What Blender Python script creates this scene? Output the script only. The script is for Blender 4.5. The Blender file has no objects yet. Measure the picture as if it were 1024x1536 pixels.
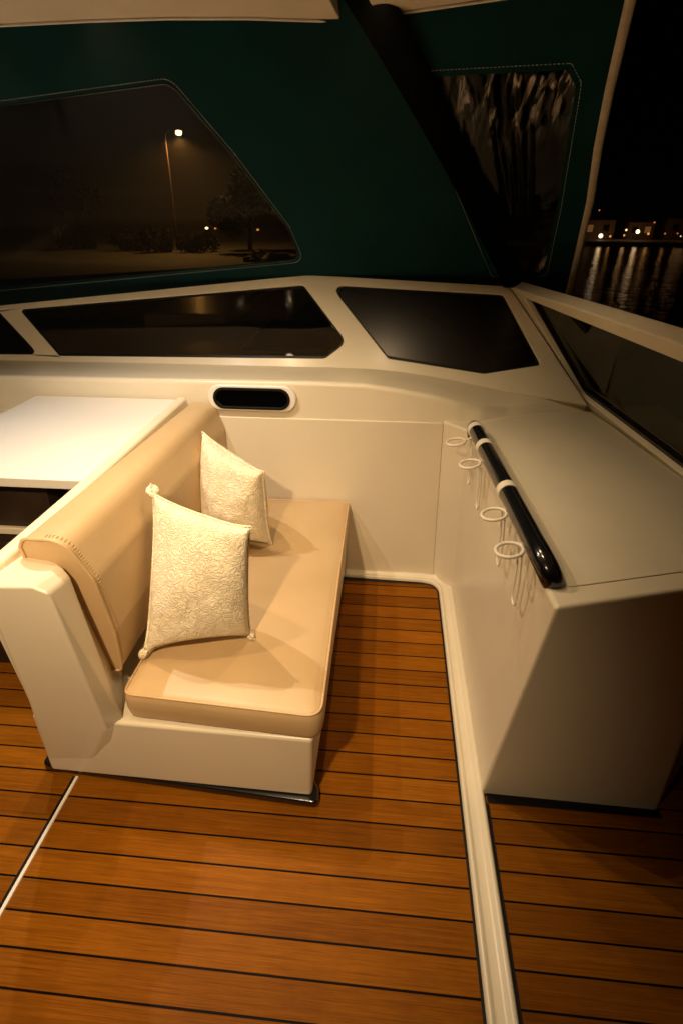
import bpy, bmesh, math, random
from mathutils import Vector, Matrix, noise
random.seed(7)
PI = math.pi
sc = bpy.context.scene
COL = sc.collection

# ------------------------------------------------------------------ helpers
def link(o, parent=None):
    COL.objects.link(o)
    if parent: o.parent = parent
    return o

def thing(name, label, cat, group=None):
    o = bpy.data.objects.new(name, None); o.empty_display_size = .1
    COL.objects.link(o)
    return tag(o, label, cat, group)

def tag(o, label=None, cat=None, group=None, kind=None):
    if label: o['label'] = label
    if cat: o['category'] = cat
    if group: o['group'] = group
    if kind: o['kind'] = kind
    return o

def setbase(root, loc):
    """put the empty at the thing's base, children stay where they are"""
    root.location = loc
    for c in root.children:
        c.matrix_parent_inverse = Matrix.Translation(loc).inverted()

def obj(name, bm, mat, parent=None, smooth=True, bevel=0, seg=3, ang=30, recalc=True):
    if recalc: bmesh.ops.recalc_face_normals(bm, faces=bm.faces)
    me = bpy.data.meshes.new(name); bm.to_mesh(me); bm.free()
    for p in me.polygons: p.use_smooth = smooth
    if mat: me.materials.append(mat)
    o = bpy.data.objects.new(name, me); link(o, parent)
    if bevel:
        m = o.modifiers.new('bevel', 'BEVEL'); m.width = bevel; m.segments = seg
        m.limit_method = 'ANGLE'; m.angle_limit = math.radians(ang)
        m.use_clamp_overlap = True
    if smooth:
        w = o.modifiers.new('wn', 'WEIGHTED_NORMAL'); w.keep_sharp = True; w.weight = 60
    return o

def add_box(bm, x0, x1, y0, y1, z0, z1):
    vs = [bm.verts.new(c) for c in ((x0,y0,z0),(x1,y0,z0),(x1,y1,z0),(x0,y1,z0),(x0,y0,z1),(x1,y0,z1),(x1,y1,z1),(x0,y1,z1))]
    for f in ((0,3,2,1),(4,5,6,7),(0,1,5,4),(1,2,6,5),(2,3,7,6),(3,0,4,7)): bm.faces.new([vs[i] for i in f])
    return vs

def box(name, x0, x1, y0, y1, z0, z1, mat, parent=None, bevel=.004, seg=3):
    bm = bmesh.new(); add_box(bm, x0,x1,y0,y1,z0,z1)
    return obj(name, bm, mat, parent, bevel=bevel, seg=seg)

def poly_mesh(verts, faces):
    bm = bmesh.new(); vs = [bm.verts.new(v) for v in verts]
    for f in faces: bm.faces.new([vs[i] for i in f])
    return bm

def prism(bm, pts, off):
    """closed polygon pts (3D) extruded by vector off"""
    off = Vector(off)
    a = [bm.verts.new(p) for p in pts]; b = [bm.verts.new(Vector(p)+off) for p in pts]
    n = len(pts)
    bm.faces.new(a); bm.faces.new(b[::-1])
    for i in range(n): bm.faces.new((a[i], b[i], b[(i+1)%n], a[(i+1)%n]))

def add_tube(bm, pts, r, seg=14, closed=False, caps=True, flat=1.0):
    pts = [Vector(p) for p in pts]; n = len(pts)
    rad = r if isinstance(r, (list, tuple)) else [r]*n
    rings = []; up = None
    for i in range(n):
        if closed: t = pts[(i+1)%n]-pts[i-1]
        else: t = pts[min(i+1,n-1)]-pts[max(i-1,0)]
        t.normalize()
        if up is None:
            up = Vector((0,0,1)) if abs(t.z) < .9 else Vector((1,0,0))
        up = (up - t*up.dot(t)).normalized(); sd = t.cross(up)
        rings.append([bm.verts.new(pts[i] + (up*math.cos(a)*flat + sd*math.sin(a))*rad[i]) for a in [2*PI*k/seg for k in range(seg)]])
    for i in range(n if closed else n-1):
        A, B = rings[i], rings[(i+1)%n]
        for k in range(seg): bm.faces.new((A[k], A[(k+1)%seg], B[(k+1)%seg], B[k]))
    if caps and not closed:
        bm.faces.new(rings[0][::-1]); bm.faces.new(rings[-1])

def tube(name, pts, r, mat, parent=None, seg=14, closed=False, flat=1.0):
    bm = bmesh.new(); add_tube(bm, pts, r, seg, closed, flat=flat)
    return obj(name, bm, mat, parent)

def add_ball(bm, c, r, s=(1,1,1), u=16, v=10):
    m = Matrix.Translation(c) @ Matrix.Diagonal((s[0]*r, s[1]*r, s[2]*r, 1))
    bmesh.ops.create_uvsphere(bm, u_segments=u, v_segments=v, radius=1, matrix=m)

def round_poly(pts, r, seg=6):
    """round the corners of a 2D polygon"""
    out = []; n = len(pts)
    rr = r if isinstance(r, (list, tuple)) else [r]*n
    for i in range(n):
        p0, p, p1 = Vector(pts[i-1]), Vector(pts[i]), Vector(pts[(i+1)%n])
        a, b = (p0-p), (p1-p); la, lb = a.length, b.length; a.normalize(); b.normalize()
        th = a.angle(b)
        if rr[i] <= 0 or th > PI-.02: out.append(p); continue
        d = min(rr[i]/math.tan(th/2), la*.45, lb*.45)
        q0, q1 = p+a*d, p+b*d
        for k in range(seg+1):
            t = k/seg
            out.append(q0*(1-t)**2 + p*2*t*(1-t) + q1*t**2)
    return out

def inset(pts, ds):
    """move every edge of a 2D polygon inwards by d (list: one per edge i -> i+1)"""
    n = len(pts); P = [Vector(p) for p in pts]
    area = sum(P[i].x*P[(i+1)%n].y - P[(i+1)%n].x*P[i].y for i in range(n))
    s = 1 if area > 0 else -1
    if not isinstance(ds, (list, tuple)): ds = [ds]*n
    L = []
    for i in range(n):
        d = (P[(i+1)%n]-P[i]).normalized(); nn = Vector((-d.y, d.x))*s
        L.append((P[i]+nn*ds[i], d))
    out = []
    for i in range(n):
        (p, d), (q, e) = L[i-1], L[i]
        cr = d.x*e.y - d.y*e.x
        if abs(cr) < 1e-6: out.append(q); continue
        t = ((q.x-p.x)*e.y - (q.y-p.y)*e.x)/cr
        out.append(p+d*t)
    return out

def sheet_holes(outer, holes, fn, thick, nrm):
    """flat plate with holes: 2D loops mapped through fn(u,v); extruded by thick along nrm"""
    bm = bmesh.new(); loops = []; edges = []
    for lp in [outer]+holes:
        vs = [bm.verts.new(fn(*p)) for p in lp]; loops.append(vs)
        for i in range(len(vs)): edges.append(bm.edges.new((vs[i], vs[(i+1)%len(vs)])))
    bmesh.ops.triangle_fill(bm, edges=edges, use_beauty=True, use_dissolve=False)
    fs = list(bm.faces); off = Vector(nrm)*thick
    mp = {v: bm.verts.new(v.co+off) for v in list(bm.verts)}
    for f in fs: bm.faces.new([mp[v] for v in reversed(f.verts)])
    for vs in loops:
        for i in range(len(vs)):
            a, b = vs[i], vs[(i+1)%len(vs)]
            bm.faces.new((a, b, mp[b], mp[a]))
    return bm

# ------------------------------------------------------------------ materials
def mat(name):
    m = bpy.data.materials.new(name); m.use_nodes = True
    nt = m.node_tree; b = nt.nodes['Principled BSDF']
    return m, nt, b

def N(nt, typ, **kw):
    n = nt.nodes.new(typ)
    for k, v in kw.items():
        if k in n.inputs: n.inputs[k].default_value = v
        else: setattr(n, k, v)
    return n

def coords(nt, scale=(1,1,1)):
    tc = N(nt, 'ShaderNodeTexCoord'); mp = N(nt, 'ShaderNodeMapping')
    mp.inputs['Scale'].default_value = scale
    nt.links.new(tc.outputs['Object'], mp.inputs['Vector'])
    return mp.outputs['Vector']

def ramp(nt, fac, stops):
    r = N(nt, 'ShaderNodeValToRGB'); nt.links.new(fac, r.inputs['Fac'])
    while len(r.color_ramp.elements) < len(stops): r.color_ramp.elements.new(.5)
    for e, (p, c) in zip(r.color_ramp.elements, stops):
        e.position = p; e.color = (*c, 1) if len(c) == 3 else c
    return r.outputs['Color']

def bump(nt, bsdf, h, strength, dist=.01, prev=None):
    b = N(nt, 'ShaderNodeBump'); b.inputs['Strength'].default_value = strength; b.inputs['Distance'].default_value = dist
    nt.links.new(h, b.inputs['Height'])
    if prev: nt.links.new(prev, b.inputs['Normal'])
    nt.links.new(b.outputs['Normal'], bsdf.inputs['Normal'])
    return b.outputs['Normal']

def simple(name, col, rough=.5, metal=0, coat=0, var=.08, vscale=6, bstr=0, bscale=200, spec=.5):
    m, nt, b = mat(name)
    v = coords(nt)
    n = N(nt, 'ShaderNodeTexNoise', Scale=vscale, Detail=5.0, Roughness=.6); nt.links.new(v, n.inputs['Vector'])
    lo = tuple(c*(1-var) for c in col); hi = tuple(min(1, c*(1+var)) for c in col)
    nt.links.new(ramp(nt, n.outputs['Fac'], [(.3, lo), (.7, hi)]), b.inputs['Base Color'])
    b.inputs['Roughness'].default_value = rough; b.inputs['Metallic'].default_value = metal
    b.inputs['Coat Weight'].default_value = coat; b.inputs['Coat Roughness'].default_value = .2
    b.inputs['Specular IOR Level'].default_value = spec
    rn = N(nt, 'ShaderNodeTexNoise', Scale=vscale*3, Detail=6.0); nt.links.new(v, rn.inputs['Vector'])
    mr = N(nt, 'ShaderNodeMapRange'); mr.inputs['To Min'].default_value = max(.02, rough-.07); mr.inputs['To Max'].default_value = rough+.09
    nt.links.new(rn.outputs['Fac'], mr.inputs['Value']); nt.links.new(mr.outputs['Result'], b.inputs['Roughness'])
    if bstr:
        bn = N(nt, 'ShaderNodeTexNoise', Scale=bscale, Detail=3.0); nt.links.new(v, bn.inputs['Vector'])
        bump(nt, b, bn.outputs['Fac'], bstr, .002)
    return m

M = {}
M['gelcoat'] = simple('gelcoat', (.72, .635, .470), .36, coat=.12, var=.03, vscale=3, bstr=.05, bscale=9)
M['gelcoat_white'] = simple('gelcoat_white', (.80, .75, .66), .3, coat=.3, var=.02, vscale=3, bstr=.04, bscale=12)
M['nonskid'] = simple('nonskid', (.66, .59, .44), .55, var=.04, vscale=4, bstr=.35, bscale=650)
M['headliner'] = simple('headliner', (.72, .62, .48), .7, var=.05, vscale=5, bstr=.2, bscale=300)
M['plastic_white'] = simple('plastic_white', (.78, .71, .58), .35, var=.04, vscale=30)
M['black_rubber'] = simple('black_rubber', (.003, .003, .003), .45, var=.2, vscale=20, spec=.25)
M['black_gloss'] = simple('black_gloss', (.006, .006, .007), .12, coat=.6, var=.2, vscale=15)
M['black_matt'] = simple('black_matt', (.001, .001, .001), .95, var=.3, vscale=15, spec=.0)
M['dark_cabinet'] = simple('dark_cabinet', (.030, .018, .011), .4, var=.35, vscale=7)
M['webbing'] = simple('webbing', (.62, .55, .43), .6, var=.1, vscale=40, bstr=.3, bscale=500)
M['steel'] = simple('steel', (.5, .5, .5), .3, metal=1, var=.1)

def leather():
    m, nt, b = mat('tan_leather'); v = coords(nt)
    n = N(nt, 'ShaderNodeTexNoise', Scale=4.0, Detail=6.0); nt.links.new(v, n.inputs['Vector'])
    nt.links.new(ramp(nt, n.outputs['Fac'], [(.3, (.49, .335, .168)), (.7, (.55, .385, .200))]), b.inputs['Base Color'])
    b.inputs['Roughness'].default_value = .42
    vo = N(nt, 'ShaderNodeTexVoronoi', Scale=420.0); nt.links.new(v, vo.inputs['Vector'])
    n1 = bump(nt, b, vo.outputs['Distance'], .12, .001)
    w = N(nt, 'ShaderNodeTexNoise', Scale=9.0, Detail=3.0); nt.links.new(v, w.inputs['Vector'])
    bump(nt, b, w.outputs['Fac'], .12, .02, n1)
    return m
M['leather'] = leather()
M['piping'] = simple('piping', (.56, .375, .19), .45, var=.05, vscale=40)
M['stitch'] = simple('stitch', (.50, .33, .13), .7, var=.1, vscale=80)

def quilted():
    m, nt, b = mat('quilted_linen'); v = coords(nt)
    n = N(nt, 'ShaderNodeTexNoise', Scale=14.0, Detail=6.0); nt.links.new(v, n.inputs['Vector'])
    nt.links.new(ramp(nt, n.outputs['Fac'], [(.3, (.80, .68, .46)), (.7, (.87, .76, .54))]), b.inputs['Base Color'])
    b.inputs['Roughness'].default_value = .85
    b.inputs['Sheen Weight'].default_value = .2
    # crinkled vermicelli ridges: contour lines of a warped noise field
    w = N(nt, 'ShaderNodeTexNoise', Scale=40.0, Detail=2.0, Roughness=.5, Distortion=1.2); nt.links.new(v, w.inputs['Vector'])
    mu = N(nt, 'ShaderNodeMath', operation='MULTIPLY'); mu.inputs[1].default_value = 5.0; nt.links.new(w.outputs['Fac'], mu.inputs[0])
    pp = N(nt, 'ShaderNodeMath', operation='PINGPONG'); pp.inputs[1].default_value = .5; nt.links.new(mu.outputs[0], pp.inputs[0])
    n1 = bump(nt, b, pp.outputs[0], .85, .0055)
    wv = N(nt, 'ShaderNodeTexNoise', Scale=900.0, Detail=2.0); nt.links.new(v, wv.inputs['Vector'])
    bump(nt, b, wv.outputs['Fac'], .15, .001, n1)
    return m
M['quilt'] = quilted()

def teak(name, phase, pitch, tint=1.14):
    m, nt, b = mat(name)
    tc = N(nt, 'ShaderNodeTexCoord'); sx = N(nt, 'ShaderNodeSeparateXYZ'); nt.links.new(tc.outputs['Object'], sx.inputs[0])
    def math_(op, a, bb=None, c=None):
        n = N(nt, 'ShaderNodeMath', operation=op)
        for i, q in enumerate((a, bb, c)):
            if q is None: continue
            if isinstance(q, (int, float)): n.inputs[i].default_value = q
            else: nt.links.new(q, n.inputs[i])
        return n.outputs[0]
    t = math_('DIVIDE', math_('SUBTRACT', sx.outputs['Y'], phase), pitch)
    idn = math_('FLOOR', t); fr = math_('FRACT', t)
    edge = math_('MINIMUM', fr, math_('SUBTRACT', 1.0, fr))          # 0 at seam
    seam = N(nt, 'ShaderNodeMapRange'); seam.inputs['From Min'].default_value = .028; seam.inputs['From Max'].default_value = .040
    nt.links.new(edge, seam.inputs['Value'])
    # per plank tint
    wn = N(nt, 'ShaderNodeTexWhiteNoise', noise_dimensions='1D'); nt.links.new(idn, wn.inputs['W'])
    # grain: stretched along x, shifted per plank
    cb = N(nt, 'ShaderNodeCombineXYZ')
    nt.links.new(math_('ADD', math_('MULTIPLY', sx.outputs['X'], 2.2), math_('MULTIPLY', wn.outputs['Value'], 37.0)), cb.inputs['X'])
    nt.links.new(math_('MULTIPLY', sx.outputs['Y'], 130.0), cb.inputs['Y'])
    g = N(nt, 'ShaderNodeTexNoise', Scale=1.0, Detail=7.0, Roughness=.65, Distortion=.6); nt.links.new(cb.outputs[0], g.inputs['Vector'])
    cb2 = N(nt, 'ShaderNodeCombineXYZ')
    nt.links.new(math_('ADD', math_('MULTIPLY', sx.outputs['X'], 9.0), math_('MULTIPLY', wn.outputs['Value'], 11.0)), cb2.inputs['X'])
    nt.links.new(math_('MULTIPLY', sx.outputs['Y'], 520.0), cb2.inputs['Y'])
    g2 = N(nt, 'ShaderNodeTexNoise', Scale=1.0, Detail=4.0, Roughness=.6); nt.links.new(cb2.outputs[0], g2.inputs['Vector'])
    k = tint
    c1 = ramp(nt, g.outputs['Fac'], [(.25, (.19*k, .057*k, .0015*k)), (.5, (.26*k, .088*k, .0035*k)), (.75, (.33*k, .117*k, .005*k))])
    mx = N(nt, 'ShaderNodeMix', data_type='RGBA', blend_type='MULTIPLY'); mx.inputs['Factor'].default_value = .85
    nt.links.new(c1, mx.inputs['A']); nt.links.new(ramp(nt, g2.outputs['Fac'], [(.35, (.62, .58, .52)), (.6, (1, 1, 1))]), mx.inputs['B'])
    mt = N(nt, 'ShaderNodeMix', data_type='RGBA', blend_type='MULTIPLY'); mt.inputs['Factor'].default_value = 1
    nt.links.new(mx.outputs['Result'], mt.inputs['A']); nt.links.new(ramp(nt, wn.outputs['Value'], [(0, (.70, .67, .64)), (1, (1.0, 1.0, 1.0))]), mt.inputs['B'])
    wn2 = N(nt, 'ShaderNodeTexNoise', Scale=3.2, Detail=5.0, Roughness=.65); nt.links.new(tc.outputs['Object'], wn2.inputs['Vector'])
    mw = N(nt, 'ShaderNodeMix', data_type='RGBA', blend_type='MULTIPLY'); mw.inputs['Factor'].default_value = 1
    nt.links.new(mt.outputs['Result'], mw.inputs['A']); nt.links.new(ramp(nt, wn2.outputs['Fac'], [(.34, (.80, .77, .74)), (.58, (1, 1, 1))]), mw.inputs['B'])
    mt = mw
    fin = N(nt, 'ShaderNodeMix', data_type='RGBA'); nt.links.new(seam.outputs['Result'], fin.inputs['Factor'])
    fin.inputs['A'].default_value = (.0022, .0018, .0016, 1); nt.links.new(mt.outputs['Result'], fin.inputs['B'])
    nt.links.new(fin.outputs['Result'], b.inputs['Base Color'])
    rr = N(nt, 'ShaderNodeMapRange'); rr.inputs['To Min'].default_value = .42; rr.inputs['To Max'].default_value = .6
    nt.links.new(g.outputs['Fac'], rr.inputs['Value']); nt.links.new(rr.outputs['Result'], b.inputs['Roughness'])
    b.inputs['Specular IOR Level'].default_value = .06
    n1 = bump(nt, b, g2.outputs['Fac'], .12, .001)
    bump(nt, b, seam.outputs['Result'], .5, .002, n1)
    return m
M['teak'] = teak('teak_planks', .551, .0781)
M['teak_side_shaded'] = teak('shaded_side_planks', .615, .0745, .90)  # side planks tinted darker, painting in the weaker light over the side deck

def canvas():
    m, nt, b = mat('green_canvas'); v = coords(nt)
    n = N(nt, 'ShaderNodeTexNoise', Scale=5.0, Detail=5.0); nt.links.new(v, n.inputs['Vector'])
    nt.links.new(ramp(nt, n.outputs['Fac'], [(.3, (.0003, .026, .028)), (.7, (.0004, .035, .038))]), b.inputs['Base Color'])
    b.inputs['Roughness'].default_value = .9; b.inputs['Specular IOR Level'].default_value = .15
    w = N(nt, 'ShaderNodeTexNoise', Scale=700.0, Detail=2.0); nt.links.new(v, w.inputs['Vector'])
    n1 = bump(nt, b, w.outputs['Fac'], .4, .002)
    w2 = N(nt, 'ShaderNodeTexNoise', Scale=3.0, Detail=2.0); nt.links.new(v, w2.inputs['Vector'])
    bump(nt, b, w2.outputs['Fac'], .25, .05, n1)
    return m
M['canvas'] = canvas()
M['thread'] = simple('thread', (.62, .58, .50), .5, var=.2, vscale=200)

def clear_sheet(name, tint, gloss_lo, gloss_hi, rough, bstr=0, bscale=3, veil=0, veilcol=(.5,.4,.25), stretch=(1,1,1), crease_glint=0):
    m = bpy.data.materials.new(name); m.use_nodes = True; nt = m.node_tree; nt.nodes.clear()
    out = N(nt, 'ShaderNodeOutputMaterial')
    tr = N(nt, 'ShaderNodeBsdfTransparent'); tr.inputs['Color'].default_value = (*tint, 1)
    gl = N(nt, 'ShaderNodeBsdfGlossy'); gl.inputs['Roughness'].default_value = rough
    lw = N(nt, 'ShaderNodeLayerWeight'); lw.inputs['Blend'].default_value = .5
    pw = N(nt, 'ShaderNodeMath', operation='POWER'); pw.inputs[1].default_value = 4.5
    nt.links.new(lw.outputs['Facing'], pw.inputs[0])
    mr = N(nt, 'ShaderNodeMapRange'); mr.inputs['To Min'].default_value = gloss_lo; mr.inputs['To Max'].default_value = gloss_hi
    nt.links.new(pw.outputs[0], mr.inputs['Value'])
    mx = N(nt, 'ShaderNodeMixShader'); nt.links.new(mr.outputs['Result'], mx.inputs['Fac'])
    base = tr.outputs[0]
    if veil:
        df = N(nt, 'ShaderNodeBsdfDiffuse'); df.inputs['Color'].default_value = (*veilcol, 1)
        m2 = N(nt, 'ShaderNodeMixShader'); m2.inputs['Fac'].default_value = veil
        nt.links.new(tr.outputs[0], m2.inputs[1]); nt.links.new(df.outputs[0], m2.inputs[2]); base = m2.outputs[0]
    if crease_glint:   # fold glints painted as pale streaks along the top hem and at the lower corner
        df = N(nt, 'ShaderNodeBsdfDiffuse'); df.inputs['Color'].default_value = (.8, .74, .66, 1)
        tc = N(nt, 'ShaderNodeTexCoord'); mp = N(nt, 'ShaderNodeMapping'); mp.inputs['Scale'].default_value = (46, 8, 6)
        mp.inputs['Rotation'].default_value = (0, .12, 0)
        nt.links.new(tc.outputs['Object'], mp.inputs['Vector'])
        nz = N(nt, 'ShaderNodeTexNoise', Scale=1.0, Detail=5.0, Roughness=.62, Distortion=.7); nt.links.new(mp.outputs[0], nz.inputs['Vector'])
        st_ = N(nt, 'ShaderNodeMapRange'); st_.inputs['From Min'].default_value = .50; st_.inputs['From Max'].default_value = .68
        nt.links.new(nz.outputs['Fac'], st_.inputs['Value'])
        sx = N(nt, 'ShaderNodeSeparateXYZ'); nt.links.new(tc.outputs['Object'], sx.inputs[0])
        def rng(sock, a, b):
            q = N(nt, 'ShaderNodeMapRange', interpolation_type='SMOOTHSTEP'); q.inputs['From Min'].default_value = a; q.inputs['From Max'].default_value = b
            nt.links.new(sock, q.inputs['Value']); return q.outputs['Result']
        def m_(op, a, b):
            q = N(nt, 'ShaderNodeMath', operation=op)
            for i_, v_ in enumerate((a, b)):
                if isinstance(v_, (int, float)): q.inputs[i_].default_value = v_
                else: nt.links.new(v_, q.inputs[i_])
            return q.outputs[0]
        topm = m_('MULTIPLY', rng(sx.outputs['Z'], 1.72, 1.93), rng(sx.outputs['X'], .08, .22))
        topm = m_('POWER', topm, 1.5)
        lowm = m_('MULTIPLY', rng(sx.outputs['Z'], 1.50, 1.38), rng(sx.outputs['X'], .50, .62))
        glint_msk = m_('MULTIPLY', m_('MAXIMUM', topm, m_('MULTIPLY', lowm, .6)), st_.outputs['Result'])
        m3 = N(nt, 'ShaderNodeMixShader'); nt.links.new(m_('MULTIPLY', glint_msk, crease_glint), m3.inputs['Fac'])
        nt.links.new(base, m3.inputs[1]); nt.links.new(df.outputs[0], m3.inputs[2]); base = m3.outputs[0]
    nt.links.new(base, mx.inputs[1]); nt.links.new(gl.outputs[0], mx.inputs[2])
    if bstr:
        v = coords(nt, stretch)
        w = N(nt, 'ShaderNodeTexNoise', Scale=bscale, Detail=3.0); nt.links.new(v, w.inputs['Vector'])
        b = N(nt, 'ShaderNodeBump'); b.inputs['Strength'].default_value = bstr; b.inputs['Distance'].default_value = .05
        nt.links.new(w.outputs['Fac'], b.inputs['Height']); nt.links.new(b.outputs[0], gl.inputs['Normal'])
    nt.links.new(mx.outputs[0], out.inputs[0])
    return m
M['side_glass'] = clear_sheet('side_glass', (.50, .46, .40), .018, .35, .01)
M['smoked_acrylic'] = clear_sheet('smoked_acrylic', (.46, .38, .28), .055, .4, .30)
M['tinted_glass'] = clear_sheet('tinted_glass', (.66, .60, .52), .065, .6, .012)
M['vinyl'] = clear_sheet('clear_vinyl', (.86, .82, .74), .004, .4, .10, bstr=.1, bscale=2.5, veil=.0015)
M['vinyl_creased'] = clear_sheet('creased_vinyl', (.8, .75, .68), .020, .7, .06, bstr=.12, bscale=9, veil=.003, stretch=(2.5, 1, 1), crease_glint=.85)

def emit(name, col, s):
    m = bpy.data.materials.new(name); m.use_nodes = True; nt = m.node_tree; nt.nodes.clear()
    out = N(nt, 'ShaderNodeOutputMaterial'); e = N(nt, 'ShaderNodeEmission')
    e.inputs['Color'].default_value = (*col, 1); e.inputs['Strength'].default_value = s
    nt.links.new(e.outputs[0], out.inputs[0]); return m
M['led'] = emit('led_lens', (1, .78, .5), 6)
M['lamp_glow'] = emit('sodium_lamp', (1, .62, .16), 30)
M['shore_amber'] = emit('shore_amber', (1, .42, .10), .9)
M['shore_white'] = emit('shore_white', (1, .78, .45), 3.4)
M['shore_soft'] = emit('shore_soft', (1, .72, .40), 1.6)
M['shore_red'] = emit('shore_red', (1, .30, .12), .6)
M['lit_window'] = emit('lit_window', (1, .42, .12), .12)

def water():
    m, nt, b = mat('harbour_water'); v = coords(nt)
    b.inputs['Base Color'].default_value = (.002, .003, .003, 1); b.inputs['Roughness'].default_value = .03
    b.inputs['IOR'].default_value = 1.33
    w = N(nt, 'ShaderNodeTexNoise', Scale=1.3, Detail=5.0, Roughness=.6); nt.links.new(v, w.inputs['Vector'])
    n1 = bump(nt, b, w.outputs['Fac'], .4, .13)
    w2 = N(nt, 'ShaderNodeTexNoise', Scale=.25, Detail=2.0); nt.links.new(v, w2.inputs['Vector'])
    bump(nt, b, w2.outputs['Fac'], .12, .5, n1)
    return m
M['water'] = water()
M['ground'] = simple('quay_ground', (.012, .012, .005), .9, var=.5, vscale=.35, bstr=.5, bscale=3)
M['stone'] = simple('stone', (.22, .17, .12), .85, var=.3, vscale=2, bstr=.6, bscale=8)
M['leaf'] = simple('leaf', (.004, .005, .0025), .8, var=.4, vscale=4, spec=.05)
M['bark'] = simple('bark', (.05, .035, .025), .9, var=.3, vscale=5)
M['pole_paint'] = simple('pole_paint', (.03, .018, .014), .7, var=.2, spec=.15)
M['house_wall'] = simple('house_wall', (.20, .12, .07), .85, var=.25, vscale=.7)
M['roof_tile'] = simple('roof_tile', (.09, .04, .025), .85, var=.3, vscale=2)

# ------------------------------------------------------------------ camera (eye height 1.6 m above the deck, wide lens)
F = 800.0
pitch = math.atan2(451, F); yaw = math.atan2(82, math.hypot(451, F))
cam = bpy.data.cameras.new('camera'); co = bpy.data.objects.new('camera', cam); COL.objects.link(co)
cam.sensor_fit = 'VERTICAL'; cam.sensor_height = 24; cam.sensor_width = 16; cam.lens = 24*F/1536
cam.clip_start = .03; cam.clip_end = 2000
co.location = (0, 0, 1.6); co.rotation_euler = (PI/2-pitch, 0, yaw)
sc.camera = co

# ------------------------------------------------------------------ decks
bm = poly_mesh([(-3,-1.6,0),(.284,-1.6,0),(.284,2.19,0),(-3,2.19,0)], [(0,1,2,3)])
tag(obj('teak_deck', bm, M['teak'], smooth=False), kind='structure')
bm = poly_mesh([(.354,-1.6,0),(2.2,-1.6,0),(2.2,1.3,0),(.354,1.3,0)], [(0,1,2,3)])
tag(obj('teak_side_deck', bm, M['teak_side_shaded'], smooth=False), kind='structure')
bm = bmesh.new()
for q in ([(.2755,-1.6),(.2845,-1.6),(.2845,2.08),(.2755,2.08)], [(-.2,2.138),(.235,2.138),(.235,2.166),(-.2,2.166)], [(.3535,-1.6),(.3645,-1.6),(.3645,1.03),(.3535,1.03)]):
    bm.faces.new([bm.verts.new((x,y,.003)) for x,y in q])
arc = [(.2845,2.08),(.2755,2.08),(.266,2.115),(.235,2.138),(.235,2.166),(.27,2.15),(.282,2.12)]
bm.faces.new([bm.verts.new((x,y,.003)) for x,y in arc])
bm.faces.new([bm.verts.new((x,y,.0035)) for x,y in ((.362,1.034),(.88,1.03),(.88,1.07),(.362,1.07))])
tag(obj('deck_caulk_line', bm, M['black_rubber'], smooth=False), kind='structure')
# brass/white joint between the deck panels
bm = bmesh.new(); add_box(bm, -.953,-.944,-1.6,1.005,.0,.006)
tag(obj('deck_joint_strip', bm, M['gelcoat_white'], smooth=False), kind='structure')
bm = bmesh.new(); add_box(bm, -.963,-.9532,-1.6,1.005,.0,.004)
tag(obj('deck_joint_gap', bm, M['black_rubber'], smooth=False), kind='structure')

# moulded gutter between deck and console
I = [(.283,-1.6),(.283,.3),(.283,1.0),(.283,1.2),(.283,1.7),(.283,2.07)] + [(.283-.055*(1-math.cos(a)), 2.07+.075*math.sin(a)) for a in (.3,.6,.9,1.2,1.45)] + [(.2,2.152),(-.2,2.165)]
O = [(.355,-1.6),(.355,.3),(.354,1.0),(.353,1.2),(.352,1.7),(.350,2.10)] + [(.350-.07*(1-math.cos(a)), 2.10+.10*math.sin(a)) for a in (.3,.6,.9,1.2,1.45)] + [(.2,2.208),(-.2,2.21)]
prof = [(0,.0),(.0,.010),(.06,.018),(.16,.020),(.24,.013),(.32,.0105),(.55,.0105),(.66,.013),(.74,.022),(.86,.024),(.95,.019),(1,.010),(1,0)]
bm = bmesh.new(); rows = []
for a, b in zip(I, O):
    rows.append([bm.verts.new((a[0]+(b[0]-a[0])*t, a[1]+(b[1]-a[1])*t, z)) for t, z in prof])
for i in range(len(rows)-1):
    for k in range(len(prof)-1): bm.faces.new((rows[i][k], rows[i][k+1], rows[i+1][k+1], rows[i+1][k]))
o = obj('deck_gutter_moulding', bm, M['gelcoat']); tag(o, kind='structure')

# ------------------------------------------------------------------ forward wall + dash + windscreen (one moulding)
coam = thing('forward_coaming', 'cream moulded forward wall with dark raked windscreen panes and oval vent', 'windscreen')
def WS(x, z, d=0):      # windscreen plane, d metres towards the cabin
    n = Vector((0, -.8575, .5145))
    return Vector((x, 2.5+.6*(z-1.005), z)) + n*d
WN = Vector((0, -.8575, .5145))

bm = bmesh.new()
prism(bm, [(-2.7,2.2,0),(.262,2.2,0),(.240,2.2,.80),(.232,2.2,.812),(-2.7,2.2,.812)], (0,.05,0))
obj('wall_panel', bm, M['gelcoat'], coam, bevel=.004)

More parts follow.
